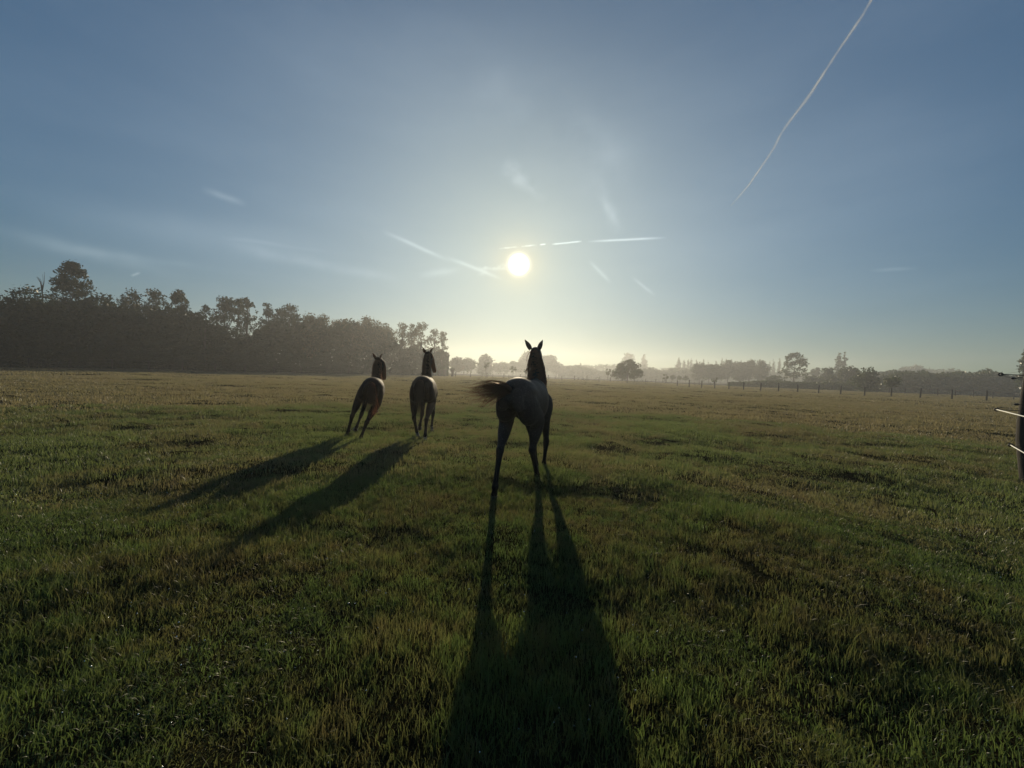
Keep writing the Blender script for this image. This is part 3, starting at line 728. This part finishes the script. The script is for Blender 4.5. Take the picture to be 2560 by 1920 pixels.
def mass(label, cat, prof, Y0, Y1, n, leaf, seed, m=None, name='far_wood', zmin=0.0):
    """an uncountable bank of foliage: prof = [(px, top row)] its ragged skyline"""
    rg = np.random.default_rng(seed)
    px = rg.uniform(prof[0][0], prof[-1][0], n); q = rg.random(n)
    Y = Y0(px)+q*Y1 if callable(Y0) else Y0+(Y1-Y0)*q
    tp = np.interp(px, [p[0] for p in prof], [p[1] for p in prof])
    hor = 937+.036*(px-1369); Zt = 1.4+(hor-tp)/F*Y
    lump = 1+.16*vn(px/17.0+q*3, q*4, seed)+.09*vn(px/7.0, q*9, seed+1)
    z = zmin+(Zt*lump-zmin)*(1-rg.random(n)**1.25)
    X = (px-1280)/F*Y
    Pn = np.stack([X, Y, z], 1)
    a = rg.normal(size=(n, 3)); a /= np.linalg.norm(a, axis=1)[:, None]; b = np.cross(a, rg.normal(size=(n, 3))); b /= np.linalg.norm(b, axis=1)[:, None]
    s = leaf*(.5+rg.random(n))[:, None]
    V = np.stack([Pn-a*s, Pn-b*s*.6, Pn+a*s, Pn+b*s*.6], 1).reshape(-1, 3)
    o = obj(name, mesh_np(name, V, np.arange(n*4).reshape(-1, 4), m or LEAF)); tag(o, label, cat, kind='stuff'); return o

# the wood on the left: depth follows the paddock fence
def wd(px): return 43.7+(px-70)*(75-43.7)/747 if px < 817 else 75+(px-817)*28/283
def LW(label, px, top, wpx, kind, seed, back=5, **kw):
    if px < 740: kw.setdefault('m', LEAFSHADE)
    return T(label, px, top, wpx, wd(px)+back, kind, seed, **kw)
def wdn(px): return np.where(px < 817, 43.7+(px-70)*(75-43.7)/747, 75+(px-817)*28/283)
LW('dark leafy tree cut off by the left edge of the photo', -5, 762, 110, 'broad', 101)
LW('dark spreading tree just left of the tallest tree in the wood', 80, 722, 125, 'broad', 102, 4)
LW('tallest tree of the left wood with a full peaked crown', 178, 648, 128, 'peaked', 103, 6, nmax=14000)
LW('lower dark tree on the right shoulder of the tallest tree', 262, 735, 105, 'broad', 104, 5)
LW('round airy tree with drooping twigs, third hump of the wood', 335, 722, 84, 'tall', 105, 9, dens=1.7)
LW('airy birch-like tree touching the leaning pointed tree', 385, 719, 66, 'tall', 106, 9, dens=1.5)
LW('greenish pointed tree in the middle of the left wood', 445, 722, 92, 'peaked', 107, 5)
LW('small dark tree with spiky leaf clumps beside the three slender trees', 512, 757, 62, 'peaked', 108, 3, dens=.55)
LW('leftmost of three slender see-through trees with bare stems', 563, 740, 70, 'tall', 109, 7, dens=2.2, limbs=26)
LW('middle one of three slender see-through trees, hazy crown', 592, 739, 52, 'tall', 110, 9, dens=1.6, limbs=20)
LW('rightmost of three slender trees, straight trunk to the top', 619, 734, 50, 'tall', 111, 6, dens=2.0, limbs=22)
LW('single slim tree with mushroom-shaped top right of the three slender ones', 665, 753, 46, 'tall', 112, 6, dens=1.9, limbs=18)
LW('open tree with flat wide crown, before the dense part of the wood', 720, 760, 80, 'tall', 113, 8, dens=2)
LW('brownish rounded tree where the dense part of the wood begins', 768, 779, 56, 'broad', 114, 5, m=LEAFA)
LW('brownish tree with the highest dome of the dense part', 800, 772, 50, 'broad', 115, 7, m=LEAFA)
LW('hazy tree with twiggy dome, second of the dense part', 852, 776, 54, 'broad', 116, 8, m=LEAFA)
LW('hazy tree in the middle of the dense brown part', 886, 787, 48, 'broad', 117, 6, m=LEAFA)
LW('hazy tree with the broad dome above the bay horse', 928, 784, 64, 'broad', 118, 7, m=LEAFA)
LW('last full tree of the dense part, its crown sloping to the right', 962, 800, 44, 'broad', 119, 8, m=LEAFA)
LW('sparse sunlit tree left of the brown horse\'s ears', 1002, 801, 50, 'tall', 120, 6, dens=1.6, limbs=24, m=LEAFA)
LW('sparse sunlit tree behind the gap, second of its clump', 1028, 806, 44, 'tall', 121, 9, dens=1.5, limbs=22, m=LEAFA)
LW('tallest sparse sunlit tree above the brown horse', 1050, 799, 46, 'tall', 122, 6, dens=1.6, limbs=24, m=LEAFA)
LW('narrow sparse tree just right of the brown horse\'s ears', 1084, 816, 34, 'tall', 123, 7, dens=1.5, limbs=22, m=LEAFA)
LW('last thin tree at the right end of the left wood', 1104, 826, 34, 'tall', 124, 6, dens=1.4, limbs=20, m=LEAFA)
# bare twigs standing out left of the tallest tree
bt = empty('dead_tree', tuple(gnd(105, wd(105)+5))); tag(bt, 'bare dead treetop poking out left of the tallest tree', 'tree')
mb = MB(); rg = np.random.default_rng(11); hh_ = at(105, 712, wd(105)+5).z
mb.tube([(0, 0, 0), (.1, 0, hh_*.5), (0, 0, hh_)], [.12, .08, .04], 6)
for k in range(9):
    x = (rg.random()-.6)*1.3; mb.tube([(0, 0, hh_*(.84+.1*rg.random())), (x*.5, .1, hh_+.3), (x, 0, hh_+.6+1.5*rg.random()*(1-abs(x)))], [.022, .016, .010], 4)
mb.build('trunk', BARK, bt)
mass('dark tangled undergrowth and young trees at the foot of the left wood', 'undergrowth',
     [(-420, 810), (-200, 790), (0, 798), (60, 778), (120, 765), (200, 768), (290, 775), (330, 790), (420, 785), (470, 795), (520, 805), (580, 850), (620, 855), (660, 815), (720, 812), (800, 818), (900, 820), (970, 838), (1000, 876), (1060, 880), (1120, 886)],
     lambda p: wdn(p)+3.0, 8.0, 150000, .25, 55, LEAFSHADE, 'undergrowth')
mass('low dark bramble fringe along the fence of the left wood', 'brambles', [(-300, 870), (0, 868), (300, 876), (600, 884), (900, 905), (1120, 915)], lambda p: wdn(p)+1.6, 2.5, 30000, .12, 56, LEAFSHADE, 'brambles')

# hazy trees of the centre, far beyond the fence
T('hazy round tree right of the left wood', 1160, 896, 62, 135, 'dense', 201)
T('small hazy tree with thin top in the gap left of the blocky one', 1140, 893, 40, 128, 'broad', 202, m=LEAFA)
T('tall blocky hazy tree beside the horse tail, higher than its neighbours', 1212, 885, 40, 150, 'column', 203)
T('hazy rounded tree right of the blocky one', 1252, 906, 46, 160, 'dense', 204)
T('hazy tree low behind the grey horse\'s neck on the left', 1290, 903, 44, 170, 'dense', 205)
T('large hazy tree directly behind the grey horse\'s head', 1325, 880, 60, 180, 'broad', 206)
T('hazy tree showing right of the grey horse\'s neck', 1366, 888, 56, 175, 'broad', 207)
T('lower hazy tree closing the group right of the grey horse', 1392, 906, 40, 170, 'dense', 208)
T('faint broad tree rising behind the low spreading tree, on its left', 1568, 884, 34, 300, 'broad', 209)
T('faint upright tree rising behind the low spreading tree, on its right', 1607, 885, 18, 290, 'column', 210)
T('low spreading tree standing alone at the far fence', 1568, 898, 80, 101, 'oak', 211, nmax=16000, name='tree')
mass('faint line of far trees fading into the mist', 'far trees', [(1080, 925), (1180, 918), (1400, 918), (1412, 917), (1450, 913), (1462, 912), (1480, 917), (1500, 911), (1520, 916), (1545, 914), (1610, 918), (1650, 925), (1680, 922), (1760, 925), (2000, 935), (2300, 935), (2620, 945)], 330, 400, 45000, .9, 57, LEAF, 'far_wood')
mass('hazy bank of trees behind the low spreading tree', 'far trees', [(1395, 925), (1412, 917), (1440, 918), (1470, 922), (1500, 930), (1590, 926), (1625, 922), (1650, 930), (1700, 923), (1735, 930), (1760, 940)], 240, 265, 24000, .65, 58, LEAF, 'far_wood')

# poplar row and its neighbours on the right
grp = 'slim poplars of the far row'
PL = ['widest poplar, standing at the left end of the far poplar row', 'poplar of the far row next to the widest one', 'third poplar from the left end of the far row, very thin', 'fourth poplar of the far row, taller than the thin one',
      'poplar of the far row above the left edge of the dense tree bank', 'sixth poplar of the far row, above the first tree of the bank', 'short poplar of the far row after the sixth', 'short poplar of the far row, eighth from the left',
      'left one of a close pair of high poplars in the middle of the far row', 'right one of the close pair of high poplars in the far row', 'poplar of the far row just right of the close pair', 'slim poplar of the far row above the bank between pointed and notched trees',
      'poplar of the far row above the notched tree of the bank', 'poplar of the far row above the right end of the bank', 'thin poplar in the gap right of the dense bank, first of four', 'second poplar in the gap right of the dense bank',
      'third poplar in the gap right of the dense bank', 'last poplar of the far row, touching the big open-crowned tree']
for i, (px, top, wp) in enumerate([(1694, 893, 15), (1708, 898, 11), (1718, 897, 9), (1726, 894, 11), (1739, 896, 10), (1756, 896, 10), (1768, 900, 8), (1788, 900, 9), (1802, 893, 9), (1812, 893, 9), (1826, 894, 8),
                                   (1850, 898, 8), (1878, 897, 10), (1896, 896, 10), (1908, 898, 7), (1921, 899, 8), (1931, 896, 9), (1946, 892, 9)]):
    lb = 'slim hazy poplar of the far row, partly behind the dense tree bank'
    if i == 0: lb = 'widest poplar, standing at the left end of the far poplar row'
    if i == 1: lb = 'second poplar from the left end of the far row'
    if i == 17: lb = 'last poplar of the far row, touching the big open-crowned tree'
    lb = PL[i]
    T(lb, px, top, wp, 205+6*math.sin(i*2.1), 'column', 300+i, group=grp, name='poplar_tree', nmax=2200, leaf=.42)
for i, (px, top, wp, lb) in enumerate([(1748, 905, 40, 'left end tree of the dense hazy bank before the poplars'), (1772, 908, 34, 'second tree of the dense hazy bank'), (1790, 911, 34, 'third tree of the dense hazy bank, a little lower'),
                            (1818, 901, 38, 'tree with pointed top in the middle of the dense hazy bank'), (1848, 904, 40, 'tree of the dense hazy bank right of the pointed one'), (1872, 900, 36, 'tree of the dense hazy bank with a notched top'), (1900, 898, 34, 'highest right end tree of the dense hazy bank')]):
    T(lb, px, top, wp, 138+i*1.2, 'broad', 330+i, group='dense hazy bank of trees', dens=1.3)
T('big open-crowned tree with sky showing through, right of the poplar row', 1984, 878, 66, 122, 'oak', 341, dens=.8)
T('left one of the two tall twin poplars, forked top', 2094, 878, 17, 150, 'column', 342, group='twin poplars', name='poplar_tree')
T('right one of the two tall twin poplars, single smooth spire', 2108, 877, 14, 148, 'column', 343, group='twin poplars', name='poplar_tree')
T('small round tree halfway between the open-crowned tree and the twin poplars', 2038, 913, 24, 150, 'lollipop', 344)
T('low leafy tree left of the twin poplars', 2068, 918, 32, 120, 'broad', 345)
T('bushy tree at the foot of the twin poplars', 2125, 916, 50, 108, 'broad', 346)
T('large bushy tree with loose shoots on top, right of the twin poplars', 2166, 913, 62, 92, 'shrub', 347, name='tree', nmax=12000)
T('hazy tree behind and right of the large bushy tree', 2200, 930, 44, 130, 'broad', 348)
T('small mushroom-shaped tree whose trunk hides behind a fence post', 2229, 939, 36, 78, 'lollipop', 349)
T('hazy dome-shaped tree behind the mushroom-shaped one', 2226, 925, 46, 125, 'dense', 350)
T('big pale rounded tree far behind the right wood', 2285, 913, 66, 210, 'dense', 351)
T('pale low wide tree far behind the right wood', 2355, 922, 84, 230, 'dense', 352)
T('tall poplar at the right edge above the near post', 2562, 862, 30, 95, 'column', 353, name='poplar_tree', nmax=8000)
T('hazy shrub below the big open-crowned tree, on its left', 1935, 935, 40, 115, 'shrub', 354, group='hazy shrubs along the field edge', cat='shrub')
T('hazy shrub below the big open-crowned tree, on its right', 2030, 937, 46, 112, 'shrub', 355, group='hazy shrubs along the field edge', cat='shrub')
T('hazy shrub between the open-crowned tree and the large bushy tree', 2080, 940, 44, 108, 'shrub', 356, group='hazy shrubs along the field edge', cat='shrub')
mass('grey misty wood along the right side of the pasture', 'wood', [(2190, 945), (2235, 938), (2262, 935), (2300, 930), (2330, 938), (2370, 937), (2400, 935), (2440, 929), (2465, 930), (2500, 938), (2560, 943), (2760, 945), (3000, 935)], 118, 136, 60000, .34, 59, LEAF, 'right_wood')
mass('low dark hedge along the far right edge of the field', 'hedge', [(1820, 957), (1900, 952), (2000, 955), (2100, 956), (2200, 958)], 104, 108, 16000, .18, 60, LEAF, 'hedge')
mass('rank weeds and thistles along the far fence', 'weeds', [(1105, 943), (1200, 944), (1380, 947), (1500, 951), (1600, 954), (1700, 960), (1830, 968)], 99, 108, 9000, .10, 61, GRASSFAR, 'weeds')
for i, (px, top, lb) in enumerate([(1682, 936, 'left'), (1698, 937, 'middle'), (1714, 939, 'right')]):
    T(lb+' one of three small lollipop trees beyond the far fence', px, top, 12, 118, 'lollipop', 360+i, group='three lollipop trees', limbs=5)
for i, (px, top, wp, lb) in enumerate([(1214, 903, 17, 'young tree with staggered twigs in front of the blocky hazy tree'), (1282, 915, 19, 'young tree pruned like a candelabra left of the grey horse\'s rump'), (1313, 922, 12, 'young tree half hidden by the grey horse\'s neck'),
                                       (1519, 921, 16, 'young bare-stemmed tree just left of the low spreading tree'), (1662, 936, 17, 'young flat-topped tree left of the three lollipop trees'), (1784, 944, 14, 'young tree standing by itself before the dense hazy bank')]):
    T(lb, px, top, wp, 103, 'sapling', 370+i, group='young orchard trees along the far fence', limbs=10, leaf=.16, dens=2.0)
# pollard stumps at the end of the wood
for i, (px, top, lb) in enumerate([(1098, 926, 'first pollard willow stump, nearest the left wood'), (1112, 925, 'middle pollard willow stump'), (1131, 924, 'thickest pollard willow stump, farthest from the wood')]):
    g_ = gnd(px, 104); e = empty('pollard_willow', tuple(g_)); tag(e, lb, 'tree', 'row of pollard willow stumps')
    H = at(px, top, 104).z; mb = MB(); rg = np.random.default_rng(400+i)
    mb.tube([(0, 0, -.1), (.03, 0, H*.4), (0, 0, H*.75), (0, 0, H)], [.42, .36, .42, .62], 10, True, lambda a, b: .12*math.sin(b*2.3+a))
    for k in range(10): a = rg.random()*6.28; mb.tube([(.4*math.cos(a), .4*math.sin(a), H*.9), (.6*math.cos(a), .6*math.sin(a), H*1.12)], [.12, .06], 5)
    mb.build('trunk', BARK, e)
    V, Fq = leafcloud(np.array([[0, 0, H*1.05]]), np.array([.5]), 260, .13, rg); obj('crown', mesh_np('crown', V, Fq, LEAF), e)
#@@E_TREES
#@@B_FENCES
# ------------------------------------------------------------------ fences
POSTW = simple('grey_post_wood', (.03, .025, .02), (.07, .058, .046), 14, .9, .5, (1, 1, .12))
def posts(fe, pts, h, r, m=POSTW, seed=1):
    rg = random.Random(seed); tops = []
    for (x, y) in pts:
        z = hz(x, y); b = MB(); lx, ly = rg.gauss(0, .03), rg.gauss(0, .03); hh = h*rg.uniform(.94, 1.06)
        b.tube([(0, 0, -.3), (lx*.5, ly*.5, hh*.5), (lx, ly, hh-.02), (lx, ly, hh)], [r*1.05, r, r*.95, r*.6], 9, True, lambda a, c: .06*math.sin(c*2.1+x))
        o = b.build('post', m, fe); o.location = (x, y, z); tops.append(Vector((x+lx, y+ly, z+hh)))
    return tops
def wires(fe, tops, hs, r=.006, mat_=WIRE, H=1.4):
    for k in hs:
        b = MB()
        for a, c in zip(tops[:-1], tops[1:]):
            A = a-Vector((0, 0, k)); B = c-Vector((0, 0, k)); md_ = (A+B)/2-Vector((0, 0, .03))
            b.tube([A, md_, B], r, 4, False)
        b.build('wire', mat_, fe)
pad = empty('paddock_fence', tuple(gnd(1300, 104))); tag(pad, 'long post and wire paddock fence round the far side of the pasture', 'fence')
pad.location = (0, 0, 0)
P_ = []
for px in (-215, -110, -25, 70, 173, 280, 372, 457, 538, 613, 685, 753, 817, 872, 925, 975): P_.append((gnd(px, float(wd(px))).x, float(wd(px))))
for i, px in enumerate((1020, 1062, 1100, 1140, 1178, 1219, 1260, 1300, 1338, 1369, 1402, 1434, 1465, 1495, 1524, 1554, 1585, 1614, 1639, 1665)):
    P_.append((gnd(px, 103).x, 100+3*min(1, abs(px-1300)/300)))
for px, bs in ((1693, 965.5), (1723, 968), (1754, 970), (1787, 971.5), (1822, 974), (1859, 975.5), (1901, 979), (1946, 980), (1994, 982), (2046, 984), (2101, 987), (2161, 989), (2228, 991.5), (2300, 995.5), (2380, 999), (2466, 1003), (2575, 1008)):
    Y = EYE*F/(bs-horizon(px)); P_.append((gnd(px, Y).x, Y))
tp = posts(pad, P_, 1.38, .09, seed=4)
wires(pad, tp, (.08, .5, .9))
# second, farther fence on the right with a top rail
rf = empty('rail_fence', (0, 0, 0)); tag(rf, 'faint rail fence beyond the paddock posts on the right', 'fence')
P_ = [(gnd(px, Y).x, Y) for px, Y in ((2192, 86), (2222, 84), (2262, 81), (2302, 78), (2344, 75.5), (2388, 73), (2434, 70.5), (2482, 68), (2534, 65.5), (2590, 63))]
tp = posts(rf, P_, 1.3, .06, seed=5)
b = MB()
for a, c in zip(tp[:-1], tp[1:]): b.tube([a-Vector((0, 0, .08)), c-Vector((0, 0, .08))], .045, 5)
b.build('rail', WOOD, rf); wires(rf, tp, (.5, .9))
# scattered short posts beyond the far fence
sf = empty('old_fence', (0, 0, 0)); tag(sf, 'older broken line of short posts just behind the far paddock fence', 'fence')
P_ = [(gnd(px, Y).x, Y) for px, Y in ((1205, 108), (1232, 110), (1272, 107), (1388, 110), (1446, 108), (1458, 107), (1490, 109), (1552, 108), (1606, 109), (1628, 108), (1657, 106), (1678, 109), (1737, 108), (1748, 112), (1776, 108))]
posts(sf, P_, .95, .08, seed=6)
# near post at the right edge with stand-off insulators and white rope
D6 = 6.0
nf = empty('electric_fence', (0, 0, 0)); tag(nf, 'dark wooden post with stand-off insulators and white electric rope at the right edge', 'fence')
def P6(px, py, Y=D6): return at(px, py, Y)
b = MB(); X0 = P6(2571, 1205).x; zb = hz(X0, D6)
prof = [(2571, 1230, .125), (2570, 1205, .130), (2568, 1150, .150), (2565, 1101, .162), (2566, 1050, .150), (2570, 995, .128), (2574, 950, .100), (2577, 925, .090), (2577, 921, .07)]
b.tube([tuple(P6(px, py)) for px, py, r in prof], [r*.62 for *_, r in prof], 18, True, lambda a, c: .05*math.sin(c*1.7+a*.6)+.03*math.sin(c*4.1))
b.build('post', DARKWOOD, nf)
def ring(o_, c, r1=.026, r2=.009):
    q = MB(); rs = []
    for i in range(17):
        a = 2*math.pi*i/16; cc = Vector(c)+Vector((math.cos(a)*r1*1.3, 0, math.sin(a)*r1*.8)); n_ = Vector((math.cos(a), 0, math.sin(a)))
        rs.append([tuple(cc+n_*math.cos(p)*r2+Vector((0, 1, 0))*math.sin(p)*r2) for p in (k*math.pi/4 for k in range(8))])
    q.rings(rs, False); return q.build('insulator_ring', PLASTIC, o_)
for k, (rg_, pt, th) in enumerate((((2502, 936), (2562, 938), .007), ((2492, 1024), (2548, 1027), .006), ((2527, 1113), (2545, 1118), .006))):
    q = MB(); A, B = P6(*rg_), P6(*pt); q.tube([A, (A+B)/2, B], th, 6); io = q.build('insulator', PLASTIC, nf); ring(io, tuple(A))
q = MB(); q.tube([P6(2502, 936), P6(2520, 943), P6(2536, 946), P6(2556, 949)], .0035, 5)
q.tube([P6(2502, 936), P6(2530, 932), P6(2566, 926)], .0018, 4); q.build('wire', WIRE, nf)
for (px, py) in ((2534, 946), (2541, 1011)):
    q = MB(); A = P6(px, py); q.tube([A-Vector((.035, 0, 0)), A-Vector((.015, 0, 0)), A+Vector((.015, 0, 0)), A+Vector((.04, 0, 0))], [.006, .017, .017, .008], 8); 
    q.tube([A+Vector((.03, 0, 0)), A+Vector((.18, 0, -.005))], .003, 4); q.build('insulator', PLASTIC, nf)
q = MB(); q.tube([P6(2541, 942.5), P6(2556, 944)], .006, 5); q.build('insulator', PLASTIC, nf)
for (rg_, e, d) in (((2492, 1024), (2560, 1041), 4.75), ((2527, 1113), (2560, 1132), 5.35)):
    A = P6(*rg_); B = at(e[0], e[1], d); E = A+(B-A)*4.2; E.z = B.z-.05
    q = MB(); q.tube([A, B, (B*2+E)/3-Vector((0, 0, .03)), E], .0075, 7); q.build('rope', ROPE, nf)
# contrails: ice cloud high above the mist
def contrail(label, pts, dist, rad, seed, gaps=None, alpha=.5):
    m, n, out = mat('ice_cloud'); L = m.node_tree.links.new
    O = n.n('ShaderNodeNewGeometry').outputs['Position']
    f = n.noise(O, 1/(rad*6), 4, .65)
    lw = n.n('ShaderNodeLayerWeight'); lw.inputs['Blend'].default_value = .5
    edge = n.m('POWER', n.m('SUBTRACT', 1.0, lw.outputs['Facing'], clamp=True), 1.6)
    a = n.m('MULTIPLY', n.m('MULTIPLY', n.m('MULTIPLY', n.m('SUBTRACT', f, .2, clamp=True), 1.9), edge), alpha)
    d = n.n('ShaderNodeBsdfTranslucent'); d.inputs[0].default_value = (.9, .92, .95, 1); d2 = n.n('ShaderNodeBsdfDiffuse'); d2.inputs[0].default_value = (.9, .92, .95, 1)
    ad = n.n('ShaderNodeMixShader'); ad.inputs[0].default_value = .5; L(d.outputs[0], ad.inputs[1]); L(d2.outputs[0], ad.inputs[2])
    tr = n.n('ShaderNodeBsdfTransparent'); mx = n.n('ShaderNodeMixShader'); n.put(mx.inputs[0], a)
    L(tr.outputs[0], mx.inputs[1]); L(ad.outputs[0], mx.inputs[2]); L(mx.outputs[0], out.inputs[0])
    rg = random.Random(seed); b = MB()
    G_ = catmull([(x, y, w_) for x, y, w_ in pts], 7); seg = []
    for i, (x, y, w_) in enumerate(G_):
        t = i/(len(G_)-1)
        if gaps and any(g0_ < t < g1_ for g0_, g1_ in gaps):
            if len(seg) > 2: b.tube([s[0] for s in seg], [s[1] for s in seg], 14)
            seg = []; continue
        d_ = ray(x+rg.gauss(0, .15), y+rg.gauss(0, .15)); seg.append((Vector((0, 0, EYE))+d_*dist, w_/F*dist*.8*rg.uniform(.9, 1.1)))
    if len(seg) > 2: b.tube([s[0] for s in seg], [s[1] for s in seg], 14)
    o = b.build('contrail', m); tag(o, label, 'contrail'); return o
rad_k = 1.0
contrail('long white vapour trail slanting across the upper right sky', [(2200, -40, 3), (2175, 5, 3), (2153, 43, 3.2), (2100, 120.6, 3.2), (2047, 202, 3.4), (2018, 246, 4.2), (1960, 323, 3.4), (1931, 376, 3), (1888, 439, 2.6), (1866, 470, 2), (1825, 516, 1)], 6000, 25, 3, alpha=.42)
#@@E_FENCES
# ------------------------------------------------------------------ morning mist
HX, HY0, HY1, HZ = 330, -40, 420, 24
def haze():
    b = MB(); b.box((0, (HY0+HY1)/2, (HZ-1.6)/2), (HX, (HY1-HY0)/2, (HZ+1.6)/2))
    m = bpy.data.materials.new('mist'); m.use_nodes = True; m.node_tree.nodes.clear(); n = N(m.node_tree)
    out = n.n('ShaderNodeOutputMaterial'); pv = n.n('ShaderNodeVolumePrincipled')
    pv.inputs['Color'].default_value = (.93, .95, .97, 1); pv.inputs['Density'].default_value = DENS; pv.inputs['Anisotropy'].default_value = ANI
    m.node_tree.links.new(pv.outputs[0], out.inputs['Volume'])
    o = b.build('haze', m, smooth=False); tag(o, kind='stuff', label='pale low morning mist over the pasture', cat='haze')
    return o
DENS, ANI = .0013, .56
haze()
